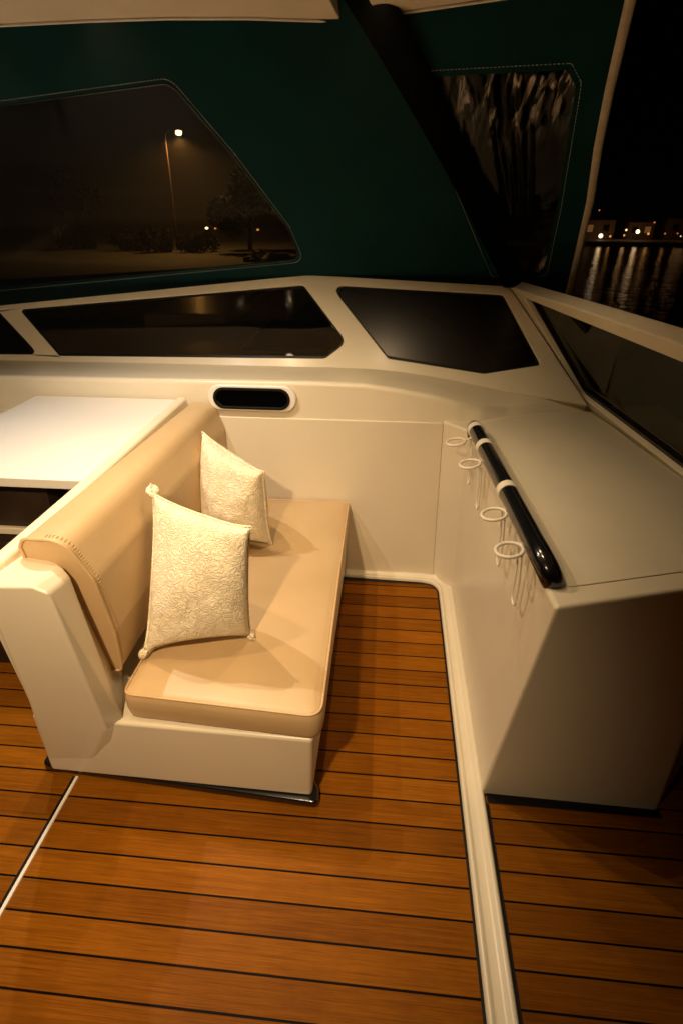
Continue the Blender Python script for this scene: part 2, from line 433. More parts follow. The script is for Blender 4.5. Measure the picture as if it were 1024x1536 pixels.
def rounded_profile(pts, r, seg=5):
    """open polyline (y,z) with one rounded corner at index 1"""
    a, p, b = Vector(pts[0]), Vector(pts[1]), Vector(pts[2])
    u = (a-p); v = (b-p); r = min(r, u.length*.45, v.length*.45); u.normalize(); v.normalize()
    out = [a]
    for k in range(seg+1):
        t = k/seg; out.append((p+u*r)*(1-t)**2 + p*2*t*(1-t) + (p+v*r)*t*t)
    out.append(b); return out
st = [  # x, wall line (y,z), crease (y,z), ledge foot (y,z)
 (-2.7,(2.206,.80),(2.212,.962),(2.475,.965)), (-1.2,(2.206,.80),(2.212,.966),(2.475,.968)), (-.3,(2.206,.80),(2.212,.974),(2.475,.968)),
 (-.10,(2.206,.80),(2.214,.969),(2.474,.966)), (.05,(2.206,.80),(2.216,.948),(2.470,.957)), (.2,(2.206,.80),(2.219,.922),(2.463,.940)),
 (.30,(2.206,.80),(2.225,.895),(2.458,.927)), (.40,(2.215,.803),(2.255,.868),(2.452,.912)), (.53,(2.29,.806),(2.33,.836),(2.442,.893)),
 (.70,(2.37,.806),(2.405,.832),(2.43,.874)), (.90,(2.44,.806),(2.452,.824),(2.456,.846))]
bm = bmesh.new(); rows = []
def lerp_st(n=6):
    out = []
    for i in range(len(st)-1):
        for k in range(n):
            t = k/n
            out.append((st[i][0]*(1-t)+st[i+1][0]*t,)+tuple(tuple(Vector(st[i][j])*(1-t)+Vector(st[i+1][j])*t) for j in (1,2,3)))
    out.append(st[-1]); return out
for x, a, c, b in lerp_st():
    pr = rounded_profile([a, c, b], .022)
    rows.append([bm.verts.new((x, p[0], p[1])) for p in pr])
for i in range(len(rows)-1):
    for k in range(len(rows[i])-1): bm.faces.new((rows[i][k], rows[i+1][k], rows[i+1][k+1], rows[i][k+1]))
obj('dash_ledge', bm, M['gelcoat'], coam)

outer = [(-2.7,1.125),(-.55,1.328),(-.404,1.340),(-.25,1.336),(.525,1.304),(.72,1.06),(.892,.842),(.43,.900),(0,.952),(-2.7,.952)]
W1 = [(-1.815,1.184),(-.418,1.300),(-.202,1.071),(-.301,1.003),(-1.595,.991)]
W2 = [(-.293,1.301),(.501,1.270),(.679,.996),(.43,.957),(-.007,1.009)]
W0 = [(-2.55,1.10),(-1.918,1.172),(-1.70,.994),(-2.55,.985)]
rad = [[.012,.03,.035,.045,.02],[.03,.03,.01,.05,.03],[.02]*4]
holes = [round_poly(w, r) for w, r in zip((W1,W2,W0), rad)]
bm = sheet_holes(outer, holes, WS, .035, -WN)
obj('windscreen_frame', bm, M['gelcoat'], coam, bevel=.005, seg=3, ang=40)
for w, r in zip((W1,W2,W0), rad):
    ring_o = round_poly(inset(w, -.001), r); ring_i = round_poly(inset(w, [.005,.005,.009,.012,.006][:len(w)]), r)
    p = sheet_holes(round_poly(inset(w, .001), r), [], lambda x, z: WS(x, z, -.016), .006, -WN)
    pane = obj('window_pane', p, M['smoked_acrylic'] if w is W2 else M['tinted_glass'], coam, smooth=False)
    g = sheet_holes(ring_o, [ring_i], lambda x, z: WS(x, z, -.008), .009, -WN)
    obj('gasket', g, M['black_rubber'], pane, bevel=.002)

# side (starboard) windscreen: leans inboard
T2 = Vector((.525,2.72,1.302)); A3 = Vector((.882,2.491,.856)); B3 = Vector((.988,1.697,.831))
n3 = (A3-T2).cross(B3-T2).normalized()
if n3.x > 0: n3 = -n3
u3 = (B3-A3).normalized(); v3 = n3.cross(u3)
if v3.z < 0: v3 = -v3
def S3(u, v, d=0): return A3 + u3*u + v3*v + n3*d
def inv3(p): p = Vector(p)-A3; return (p.dot(u3), p.dot(v3))
SN = n3
side_outer = [inv3(p) for p in ((.527,2.735,1.300),(.60,1.95,1.325),(.656,1.294,1.337),(.71,.7,1.345),(1.13,.6,.78),(1.0,1.69,.79),(.90,2.47,.80),(.882,2.492,.842))]
W3 = [inv3(p) for p in ((.567,2.535,1.272),(.688,1.333,1.288),(.745,.80,1.295),(1.10,.75,.805),(.990,1.68,.835),(.882,2.485,.862))]
h3 = round_poly(W3, [.01,.01,.03,.03,.01,.03])
bm = sheet_holes(side_outer, [h3], lambda a, b: S3(a, b, .0), .045, -SN)
obj('side_frame', bm, M['gelcoat'], coam, bevel=.005, ang=40)
p = sheet_holes(round_poly(inset(W3, .001), .01), [], lambda a, b: S3(a, b, -.030), .006, -SN)
pane = obj('window_pane', p, M['side_glass'], coam, smooth=False)
g = sheet_holes(round_poly(inset(W3, -.001), .01), [round_poly(inset(W3, [.006,.006,.01,.03,.03,.016]), .01)], lambda a, b: S3(a, b, -.020), .010, -SN)
obj('gasket', g, M['black_rubber'], pane, bevel=.002)

# oval vent
def stadium(w, h, n=14):
    r = h/2; c = w/2-r
    return [(c+r*math.cos(-PI/2+PI*k/n), r*math.sin(-PI/2+PI*k/n)) for k in range(n+1)] + [(-c+r*math.cos(PI/2+PI*k/n), r*math.sin(PI/2+PI*k/n)) for k in range(n+1)]
VC = (-.582, .900)
fv = lambda x, z: Vector((VC[0]+x, 2.2105, VC[1]+z))
bm = sheet_holes(stadium(.386,.116), [stadium(.318,.078)], fv, .022, (0,-1,0))
vent = obj('air_vent', bm, M['gelcoat_white'], coam, bevel=.007, seg=4)
bm = sheet_holes(stadium(.324,.084), [], lambda x, z: Vector((VC[0]+x, 2.2085, VC[1]+z)), .006, (0,-1,0))
obj('vent_opening', bm, M['black_matt'], vent)
bm = sheet_holes(stadium(.335,.094), [stadium(.312,.072)], lambda x, z: Vector((VC[0]+x, 2.197, VC[1]+z)), .0145, (0,-1,0))
obj('vent_gasket', bm, M['black_rubber'], vent, bevel=.002)
setbase(coam, (0,2.2,0))

# ------------------------------------------------------------------ side console
cons = thing('side_console', 'cream moulded starboard side console with dark aft end and grey textured top', 'console')
V = [(.262,2.203,0),(.345,2.10,0),(.344,1.065,0),(.875,1.056,0),(.93,1.22,0),(1.30,1.22,0),(1.30,2.6,0),(.262,2.6,0),
     (.240,2.203,.82),(.335,2.10,.82),(.398,.980,.82),(.875,1.125,.82),(1.03,1.172,.82),(1.30,1.22,.79),(1.30,2.6,.79),(.93,2.47,.82),(.53,2.32,.82),(.40,2.23,.82),(.24,2.22,.82)]
Fc = [(0,1,9,8),(1,2,10,9),(2,3,11,10),(3,4,12,11),(4,5,13,12),(5,6,14,13),(8,9,10,11,12,13,14,15,16,17,18)]
bm = poly_mesh(V, Fc)
obj('console_body', bm, M['gelcoat'], cons, bevel=.014, seg=4, ang=24)
bm = bmesh.new()
pan = [(.37,2.06),(.428,1.055),(.88,1.19),(1.02,1.235),(.985,1.66),(.93,2.2),(.87,2.38),(.53,2.27),(.40,2.18)]
prism(bm, [(x, y, .8195) for x, y in round_poly([(a,b) for a,b in pan], .03)], (0,0,.0035))
obj('nonskid_panel', bm, M['nonskid'], cons, bevel=.002, seg=2)
setbase(cons, (.6,1.8,0))

# ------------------------------------------------------------------ handrail with wire rings
rail = thing('rod_rail', 'black gloss handrail with white clamps and cream wire rings on the console edge', 'handrail')
a, b = Vector((.338,2.025,.868)), Vector((.389,1.09,.868))
pts = []
def bez(p0, p1, p2, n):
    return [p0*(1-t)**2 + p1*2*t*(1-t) + p2*t*t for t in [k/n for k in range(n+1)]]
d = (b-a).normalized()
pts += bez(a+Vector((.012,.012,-.052)), a+Vector((.0,.030,.006)), a-d*-.06, 8)
pts += [a+(b-a)*t for t in (.2,.4,.6,.8)]
pts += bez(b-d*.075, b+d*.030+Vector((0,0,.002)), b+Vector((.030,-.008,-.054)), 10)
tube('rail_tube', pts, .0285, M['black_gloss'], rail, seg=24)
for t in (.055,.24,.60):
    c = a+(b-a)*t
    tube('clamp', [c-d*.017, c-d*.015, c+d*.015, c+d*.017], [.0292,.0308,.0308,.0292], M['plastic_white'], rail, seg=24)
for y, x, c_t in ((1.915,.262,.055),(1.715,.290,.24),(1.365,.317,.60),(1.180,.327,.82)):
    cz = .842; rr = .034
    bm = bmesh.new()
    add_tube(bm, [(x+rr*math.cos(k*2*PI/28), y+rr*math.sin(k*2*PI/28), cz+.006*math.cos(k*2*PI/28)) for k in range(28)], 0.0050, 8, closed=True)
    ring = obj('wire_ring', bm, M['plastic_white'], rail)
    cc = a+(b-a)*c_t
    tube('ring_arm', bez(Vector((x+rr*.92, y+rr*.3, cz+.004)), Vector((x+rr+.014, y+.012, cz+.002)), Vector((cc.x-.022, y+.018, .856)), 6), .004, M['plastic_white'], ring, seg=8)
for ring, y, wx in zip([c for c in rail.children if c.name.startswith('wire_ring')], (1.915,1.715,1.365,1.180), (.331,.338,.355,.366)):
    P = [Vector((wx-.012, y-.021, .838)), Vector((wx-.004, y-.021, .76))] + [Vector((wx-.004, y-.021*math.cos(k*PI/8), .69-.021*math.sin(k*PI/8))) for k in range(9)] + [Vector((wx-.004, y+.021, .76)), Vector((wx-.012, y+.021, .838))]
    tube('shadow_streak_loop', P, .0030, M['plastic_white'], ring, seg=8)  # wire loops added to imitate the shadow streaks below the rings
setbase(rail, (.36,1.55,.82))

# ------------------------------------------------------------------ bench seat
bench = thing('bench_seat', 'cream moulded bench with tan leather seat and backrest facing the aisle', 'bench')
bm = poly_mesh([(-1.03,1.004,.028),(-.180,.990,.028),(-.178,2.195,.028),(-1.03,2.195,.028),(-1.0,.982,.316),(-.166,.970,.316),(-.160,2.195,.316),(-1.0,2.195,.316)],
               [(0,1,5,4),(1,2,6,5),(4,5,6,7),(0,4,7,3),(2,3,7,6),(0,3,2,1)])
obj('seat_base', bm, M['gelcoat'], bench, bevel=.012, seg=4)
bm = bmesh.new()
q = round_poly([(-1.075,1.018),(-.155,.968),(-.162,1.02),(-.186,1.06),(-.186,2.19),(-1.03,2.19)], [.03,.03,.01,.01,0,0])
prism(bm, [(x, y, 0) for x, y in q], (0,0,.031))
obj('kick_strip', bm, M['black_gloss'], bench, bevel=.008, seg=3)
# end board + rim behind the backrest, one moulding: outline in plan swept upwards with rake
def ey(z): return 1.015-.172*z
E_ = [  # front outline of the end face (x, z)
 (-1.035,.032),(-.895,.882*.98),(-.715,.884),(-.765,.290),(-.880,.032)]
ev = [(-1.035,ey(.032),.032),(-.945,ey(.45)-.0,.45),(-.872,ey(.88),.884),(-.748,ey(.9),.895),(-.716,ey(.885),.876),(-.768,ey(.29),.290),(-.905,ey(.03),.032)]
iv = [(-1.02,1.5,.032),(-.94,1.5,.45),(-.90,1.06,.866),(-.765,.995,.852),(-.750,.992,.824),(-.722,1.0,.300),(-.81,1.03,.032)]
bm = bmesh.new()
a_ = [bm.verts.new(p) for p in ev]; b_ = [bm.verts.new(p) for p in iv]
bm.faces.new(a_); bm.faces.new(b_[::-1])
for i in range(7): bm.faces.new((a_[i], b_[i], b_[(i+1)%7], a_[(i+1)%7]))
obj('end_board', bm, M['gelcoat'], bench, bevel=.009, seg=4, ang=18)
bm = bmesh.new()
prism(bm, [(-1.03,.99,.03),(-.965,.99,.45),(-.912,.99,.86),(-.912,.99,.888),(-.905,.99,.896),(-.880,.99,.896),(-.872,.99,.888),(-.872,.99,.60),(-.90,.99,.03)], (0,1.205,0))
for v in bm.verts:
    if v.co.y < 1.5: v.co.y = ey(v.co.z)+.02
obj('back_board', bm, M['gelcoat'], bench, bevel=.005, seg=3)
# seat cushion: rounded-corner contour rings, soft crown, piped top edge
def seat_map(x, y, z):
    tx = (x+.71)/.568; ty = (y-.968)/1.224
    return Vector((x-.018*ty*tx, y+(1-tx)*(1-ty)*.030, z))
def contour(ins):
    q = [(-.71+ins,.968+ins),(-.142-ins,.968+ins),(-.142-ins,2.192-ins),(-.71+ins,2.192-ins)]
    r = [max(.012, .030-ins), max(.012, .046-ins), max(.01, .03-ins), max(.01, .02-ins)]
    pts = round_poly(q, r, 8); out = []
    for a_, b_ in zip(pts, pts[1:]+pts[:1]):     # subdivide the straight runs
        L_ = (b_-a_).length; k_ = max(1, round(L_/.05)) if L_ > .08 else 1
        out += [a_.lerp(b_, t/k_) for t in range(k_)]
    return out
base_c = contour(0); cx, cy = -.426, 1.58
prof_s = [(.008,.319),(.002,.323),(-.001,.335),(-.005,.365),(-.004,.392),(.0,.406),(.005,.413),(.011,.4165),(.022,.4185)]
bm = bmesh.new(); rows = []
for ins, z in prof_s:
    row = []
    for p in base_c:
        d_ = Vector((p.x-cx, p.y-cy)); m_ = max(abs(d_.x)/.284, abs(d_.y)/.612)
        ax = Vector((p.x - max(-.66, min(-.192, p.x)), p.y - max(1.018, min(2.142, p.y))))
        q_ = p - (ax.normalized()*ins if ax.length > 0 else Vector((0,0)))
        wob = .0012*noise.noise(Vector((p.x*14, p.y*14, z*20)))
        row.append(bm.verts.new(seat_map(q_.x, q_.y, z+wob)))
    rows.append(row)
for f_, dz in ((.90,.4225),(.78,.4265),(.62,.4295),(.42,.4310),(.2,.4315)):
    rows.append([bm.verts.new(seat_map(cx+(p.x-cx)*f_, cy+(p.y-cy)*f_, dz+.0014*noise.noise(Vector((p.x*5*f_, p.y*5*f_, 2))))) for p in base_c])
for a_, b_ in zip(rows, rows[1:]):
    for k in range(len(a_)): bm.faces.new((a_[k], a_[(k+1)%len(a_)], b_[(k+1)%len(a_)], b_[k]))
bm.faces.new(rows[-1]); bm.faces.new(rows[0][::-1])
seat = obj('seat_cushion', bm, M['leather'], bench)
tube('piping', [seat_map(*(p - (Vector((p.x-cx,p.y-cy))).normalized()*.003), .4135) for p in base_c], .0038, M['piping'], seat, seg=8, closed=True)
# backrest cushion: rounded section swept from the end board to the wall
sec = round_poly([(-.860,.44),(-.860,.900),(-.842,.928),(-.745,.928),(-.708,.80),(-.712,.60),(-.738,.432)], [.01,.02,.02,.06,.10,.05,.02], 5)
NY = 26; bm = bmesh.new(); rows = []
for j in range(NY+1):
    t = j/NY; row = []
    for (x, z) in sec:
        zz = z - (.050*t*max(0, (z-.43)/.49))
        y0 = 1.070 - .075*(z-.43)/.49; y1 = 2.192
        bul = .010*math.sin(PI*t)*(1 if x > -.80 else 0)*math.sin(PI*min(1, max(0, (z-.43)/.47)))
        row.append(bm.verts.new((x+bul-.006*t, y0+(y1-y0)*t, zz)))
    rows.append(row)
n = len(sec)
for j in range(NY):
    for k in range(n): bm.faces.new((rows[j][k], rows[j][(k+1)%n], rows[j+1][(k+1)%n], rows[j+1][k]))
bm.faces.new(rows[0]); bm.faces.new(rows[-1][::-1])
endrow = [v.co.copy() for v in rows[0]]
back = obj('backrest_cushion', bm, M['leather'], bench, bevel=.012, seg=4, ang=60)
lo = [p for p in endrow if p.x > -.872 and p.z > .44]
# piping around the near end + row of stitches along the welt
tube('piping', [p+Vector((0,-.0015,0))+(p-Vector((-.79,p.y,.66))).normalized()*.0005 for p in endrow], .0040, M['piping'], back, seg=8, closed=True)
bm = bmesh.new()
dense = []
for i in range(len(endrow)-1):
    p, q_ = endrow[i], endrow[i+1]
    L = (q_-p).length; k = max(1, int(L/.004))
    for j in range(k): dense.append(p.lerp(q_, j/k))
dense = [p for p in dense if p.x > -.80 and p.z > .47]
acc = 0
for i in range(0, len(dense)-1):
    p = dense[i]; tdir = (dense[i+1]-p)
    acc += tdir.length
    if acc < .0062: continue
    acc = 0
    nn = Vector((tdir.z, 0, -tdir.x)).normalized()
    if nn.dot(p-Vector((-.82,p.y,.62))) < 0: nn = -nn
    c = p+Vector((0,.016,0))+nn*.0012
    add_tube(bm, [c+Vector((0,-.0055,0)), c+Vector((0,0,0))+nn*.001, c+Vector((0,.0055,0))], .0008, 6)
obj('stitching', bm, M['stitch'], back)
setbase(bench, (-.6,1.6,0))

# ------------------------------------------------------------------ throw pillows
def pillow_bm(BL, BR, TR, TL, T, seed, ears=.008, R=44):
    BL, BR, TR, TL = map(Vector, (BL, BR, TR, TL))
    nrm = ((BR-BL).cross(TL-BL)).normalized()
    bm = bmesh.new(); grids = []
    for side in (1, -1):
        g = []
        for j in range(R+1):
            row = []
            for i in range(R+1):
                u = -1+2*i/R; v = -1+2*j/R
                uu = u*(1-.028*(1-v*v)**1.2) ; vv = v*(1-(.075 if v < 0 else .035)*(1-u*u)**1.2)
                c = abs(u*v)**6
                s, t = (uu+1)/2, (vv+1)/2
                p = (BL*(1-s)+BR*s)*(1-t) + (TL*(1-s)+TR*s)*t
                p = p + ((BR-BL).normalized()*math.copysign(1, u)+(TL-BL).normalized()*math.copysign(1, v))*ears*c
                prof = max(0., (1-u*u)*(1-v*v))**.34
                h = T/2*prof
                w = noise.noise(Vector((u*1.7+seed, v*1.7, side*3.)))*.012 + noise.noise(Vector((u*4+seed, v*4, side*5.)))*.0025
                edge = min(1, (1-max(abs(u), abs(v)))*6)
                # puckers running in from the seams
                pk = math.sin((u if abs(v) > abs(u) else v)*23+seed)*.003*max(0, 1-(1-max(abs(u),abs(v)))*5)*edge
                sag = -.010*(1-t)*0
                q = p + nrm*side*(h + (w+pk)*edge*prof) + nrm*noise.noise(Vector((u*1.3, v*1.3, seed)))*.012
                row.append(q)
            g.append(row)
        grids.append(g)
    V_ = {}
    def vert(s, i, j):
        key = (i, j) if i in (0, R) or j in (0, R) else (s, i, j)
        if key not in V_: V_[key] = bm.verts.new(grids[s][j][i])
        return V_[key]
    for s in (0, 1):
        for j in range(R):
            for i in range(R):
                f = [vert(s,i,j), vert(s,i+1,j), vert(s,i+1,j+1), vert(s,i,j+1)]
                bm.faces.new(f if s == 0 else f[::-1])
    edge_path = [grids[0][0][i] for i in range(R)] + [grids[0][j][R] for j in range(R)] + [grids[0][R][R-i] for i in range(R)] + [grids[0][R-j][0] for j in range(R)]
    return bm, edge_path, nrm

def pillow(label, corners, T, seed, knots):
    t = thing('throw_pillow', label, 'pillow', 'quilted pillows on the bench seat')
    bm, ep, nrm = pillow_bm(*corners, T, seed)
    cov = obj('pillow_cover', bm, M['quilt'], t, recalc=True)
    sub = cov.modifiers.new('sub', 'SUBSURF'); sub.levels = 1; sub.render_levels = 1
    tube('seam_piping', ep, .0035, M['quilt'], t, seg=8, closed=True)
    ctr = sum((Vector(c) for c in corners), Vector())/4
    for ci, sz in knots:
        c = Vector(corners[ci]); d = (c-ctr).normalized()
        bm = bmesh.new()
        # gathered fabric knot: neck, twisted coil and a loose tail
        add_tube(bm, [c-d*.03, c-d*.012, c+d*.002], [.016*sz,.012*sz,.009*sz], 12)
        for r_ in range(3):
            ax = Vector((random.uniform(-1,1), random.uniform(-1,1), random.uniform(-1,1))).normalized()
            e1 = ax.orthogonal().normalized(); e2 = ax.cross(e1)
            cc = c+d*.012*sz + Vector((random.uniform(-1,1),random.uniform(-1,1),random.uniform(-1,1)))*.003
            add_tube(bm, [cc+(e1*math.cos(k*PI/8)+e2*math.sin(k*PI/8))*.0115*sz for k in range(16)], .0062*sz, 8, closed=True)
        for r_ in range(4):
            o2 = Vector((random.uniform(-1,1),random.uniform(-1,1),random.uniform(-1,1)))*.012*sz
            add_tube(bm, [c+d*.008*sz, c+d*.018*sz+o2, c+d*.024*sz+o2*1.3], [.005*sz,.004*sz,.002*sz], 6)
        obj('corner_knot', bm, M['quilt'], t)
    setbase(t, (ctr.x, ctr.y, .425))
    return t
pillow('front quilted cream pillow with knotted corner, leaning on the backrest near the bench end',
       [(-.688,1.135,.452),(-.400,1.235,.452),(-.362,1.215,.845),(-.668,1.335,.872)], .20, 1.3, [(3,1.1),(0,.9),(1,.85)])
pillow('rear quilted cream pillow, plain pointed corners, tucked behind the knotted pillow by the wall',
       [(-.730,1.80,.452),(-.445,1.765,.448),(-.440,1.715,.775),(-.706,1.90,.846)], .22, 6.1, [])

# ------------------------------------------------------------------ bar counter left of the bench
bar = thing('bar_counter', 'white topped counter with dark cabinet front left of the bench', 'counter')
bm = bmesh.new()
q = round_poly([(-1.56,1.385),(-.916,1.385),(-.916,2.195),(-1.56,2.195)], [.03,.004,0,.0])
prism(bm, [(x, y, .853) for x, y in q], (0,0,.032))
obj('countertop', bm, M['gelcoat_white'], bar, bevel=.006, seg=3)
bm = bmesh.new(); add_box(bm, -1.53,-1.10,1.46,2.19,.0,.853)
obj('cabinet', bm, M['dark_cabinet'], bar, bevel=.004)
bm = bmesh.new(); add_box(bm, -1.51,-1.12,1.447,1.4595,.08,.60)
dr = obj('cabinet_door', bm, M['dark_cabinet'], bar, bevel=.004)
tube('door_handle', [(-1.16,1.446,.40),(-1.16,1.425,.41),(-1.16,1.425,.49),(-1.16,1.446,.50)], .005, M['steel'], dr, seg=8)
bm = bmesh.new(); add_box(bm, -1.51,-1.105,1.440,1.4595,.64,.665)
obj('cabinet_trim', bm, M['gelcoat'], bar, bevel=.003)
setbase(bar, (-1.3,1.8,0))

loc = thing('side_locker', 'low cream moulded locker against the forward wall beyond the counter', 'locker')
bm = bmesh.new(); add_box(bm, -2.5,-1.60,1.75,2.195,.0,.80)
obj('locker_body', bm, M['gelcoat'], loc, bevel=.02, seg=4)
bm = bmesh.new(); add_box(bm, -2.48,-1.63,1.77,2.18,.8005,.815)
obj('locker_lid', bm, M['nonskid'], loc, bevel=.006, seg=3)
setbase(loc, (-2,2,0))

# ------------------------------------------------------------------ hardtop, downlights, strut
top = thing('hardtop_roof', 'beige lined hardtop roof overhead with curved front edge', 'roof')
edge = [(-2.7,1.86),(-1.9,1.868),(-1.11,1.852),(-.85,1.836),(-.63,1.834),(-.42,1.852),(-.173,1.900),(-.182,1.775),(-.20,1.50),(-.115,1.50),(-.088,1.775),(-.068,1.864),(.182,1.775),(.50,1.66),(.95,1.45),(1.0,.9),(1.0,-1.5),(-2.7,-1.5)]
bm = bmesh.new(); prism(bm, [(x, y, 2.05) for x, y in edge], (0,0,.07))
obj('roof_lining', bm, M['headliner'], top, bevel=.004, seg=2)
bm = bmesh.new(); add_tube(bm, [(x, y+.004, 2.049) for x, y in edge[:7]], .0045, 8); add_tube(bm, [(x, y+.004, 2.049) for x, y in edge[11:15]], .0045, 8)
obj('edge_piping', bm, M['gelcoat_white'], top)
setbase(top, (0,0,2.05))

def downlight(x, y, power, col, size, blend, aim, label, rad=.02):
    t = thing('ceiling_downlight', label, 'light', 'recessed downlights in the hardtop')
    bm = bmesh.new()
    add_tube(bm, [(x+.035*math.cos(k*PI/12), y+.035*math.sin(k*PI/12), 2.047) for k in range(24)], .006, 8, closed=True)
    obj('bezel', bm, M['steel'], t)
    bm = bmesh.new(); bmesh.ops.create_circle(bm, cap_ends=True, segments=24, radius=.030, matrix=Matrix.Translation((x, y, 2.0465)))
    obj('lens', bm, M['led'], t, smooth=False)
    L = bpy.data.lights.new('downlight_lamp', 'SPOT'); L.energy = power; L.color = col
    L.spot_size = math.radians(size); L.spot_blend = blend; L.shadow_soft_size = rad
    lo_ = bpy.data.objects.new('downlight_lamp', L); link(lo_, t)
    lo_.location = (x, y, 2.035)
    dv = Vector(aim)-Vector((x, y, 2.035))
    lo_.rotation_euler = dv.to_track_quat('-Z', 'Y').to_euler()
    setbase(t, (x, y, 2.05))
WARM = (1, .73, .43)
downlight(-1.08, 1.56, 42, (1,.93,.88), 108, .8, (-.90,1.46,0), 'downlight above the white counter', .012)
downlight(-.72, 1.00, 24, WARM, 88, .9, (-.75,1.15,0), 'downlight above the near end of the leather backrest', .010)
downlight(-.72, 1.60, 40, WARM, 116, .9, (-.30,1.75,0), 'downlight above the far end of the leather backrest', .010)
downlight(-.46, -.12, 215, WARM, 94, 1.0, (-.86,1.02,.62), 'added spot over the aft deck, brightening the bench end', .04)  # spot added behind the camera and aimed to brighten the bench end
downlight(-.06, 1.60, 15, WARM, 120, .9, (-.10,1.64,0), 'downlight over the forward end of the aisle', .004)
downlight(-.06, 1.22, 13, WARM, 100, .9, (-.20,1.36,0), 'downlight over the aft end of the aisle', .004)

s = thing('roof_strut', 'black raked strut from the hardtop corner down to the windscreen corner', 'strut')
p0, p1 = Vector((-.222,1.635,2.202)), Vector((.535,2.66,1.318))
dv = (p1-p0).normalized(); sd = dv.cross(Vector((0,0,1))).normalized(); nn = sd.cross(dv)
bm = bmesh.new(); rows = []
for k in range(13):
    t = k/12; c = p0.lerp(p1, t)+nn*.03*math.sin(PI*t)
    w = .066-.022*t; h = .022
    rows.append([bm.verts.new(c+sd*w*math.copysign(abs(math.cos(a))**.6, math.cos(a))+nn*h*math.copysign(abs(math.sin(a))**.6, math.sin(a))) for a in [2*PI*j/20 for j in range(20)]])
for i in range(12):
    for j in range(20): bm.faces.new((rows[i][j], rows[i][(j+1)%20], rows[i+1][(j+1)%20], rows[i+1][j]))
bm.faces.new(rows[0][::-1]); bm.faces.new(rows[-1])
obj('strut_leg', bm, M['black_matt'], s)
bm = bmesh.new(); add_box(bm, .495,.575,2.63,2.70,1.302,1.318)
obj('foot_plate', bm, M['black_matt'], s, bevel=.004)
setbase(s, p1)

# ------------------------------------------------------------------ green canvas enclosure
H = Vector((-.11,1.893,2.05)); T1 = Vector((-.404,2.7,1.338)); H0 = Vector((-1.11,1.852,2.05))
nF = (T1-H).cross(H0-H).normalized()
if nF.y < 0: nF = -nF
def onplane(x, z, P, n): return Vector((x, P.y-(n.x*(x-P.x)+n.z*(z-P.z))/n.y, z))
FP = lambda x, z: onplane(x, z, T1, nF)
enc = thing('canvas_screen', 'dark green canvas front screen with large clear slant-cornered window', 'canvas screen')
outer = [(-3.2,2.12),(-.085,2.12),(-.085,2.03),(.24,1.655),(.555,1.283),(-.40,1.310),(-1.92,1.14),(-3.2,1.02)]
win = [(-3.0,1.775),(-1.281,1.893),(-.700,1.938),(-.577,1.767),(-.446,1.545),(-.415,1.413),(-1.234,1.334),(-1.962,1.265),(-3.0,1.165)]
wr = round_poly(win, [.02,0,.05,0,.05,.05,0,0,.02])
bm = sheet_holes(outer, [wr], FP, .004, nF)
obj('canvas_panel', bm, M['canvas'], enc, smooth=False)
bm = sheet_holes(round_poly(inset(win, -.008), [.02,0,.05,0,.05,.05,0,0,.02]), [], lambda x, z: FP(x, z)+nF*.005, .0015, nF)
obj('clear_window', bm, M['vinyl'], enc, smooth=False)
def stitches(name, loop2d, fn, n, parent, step=.011, r=.0009):
    P = [fn(*p) for p in loop2d]; bm = bmesh.new(); acc = 0
    for i in range(len(P)):
        a, b = P[i], P[(i+1)%len(P)]; L = (b-a).length; k = 0; t = step-acc if acc else 0
        while t < L:
            c = a.lerp(b, t/L); e = a.lerp(b, min(1, (t+.006)/L))
            add_tube(bm, [c-n*.001, (c+e)/2-n*.002, e-n*.001], r, 4); t += step
        acc = 0
    return obj(name, bm, M['thread'], parent)
stitches('window_stitching', round_poly(inset(win, -.012), .05), FP, nF, enc)
tube('window_welt', [FP(*p)-nF*.001 for p in round_poly(inset(win, -.002), [.02,0,.05,0,.05,.05,0,0,.02])], .0022, M['black_gloss'], enc, seg=6, closed=True)
setbase(enc, T1)

H2 = Vector((.182,1.774,2.05)); nS = Vector((-.219,-.555,-.803)).normalized()*-1
SP = lambda x, z: onplane(x, z, T2, nS)
enc2 = thing('canvas_screen', 'dark green canvas corner screen with creased clear window and pale edge webbing', 'canvas screen')
def sp(p): return (p[0], p[2])
edgeS = [(.47,2.12),(.511,2.02),(.555,1.89),(.600,1.772),(.661,1.634),(.730,1.44),(.793,1.255),(.835,1.12)]
outer = [(-.06,2.12)]+edgeS+[(.60,1.13),(.545,1.27),(-.075,2.03)]
win2 = [(.035,1.940),(.434,1.926),(.470,1.896),(.480,1.871),(.575,1.60),(.645,1.367),(.588,1.345),(.449,1.357)]
wr2 = round_poly(win2, [.02,.02,.02,.02,0,.03,.02,.02])
bm = sheet_holes(outer, [wr2], SP, .004, nS)
obj('canvas_panel', bm, M['canvas'], enc2, smooth=False)
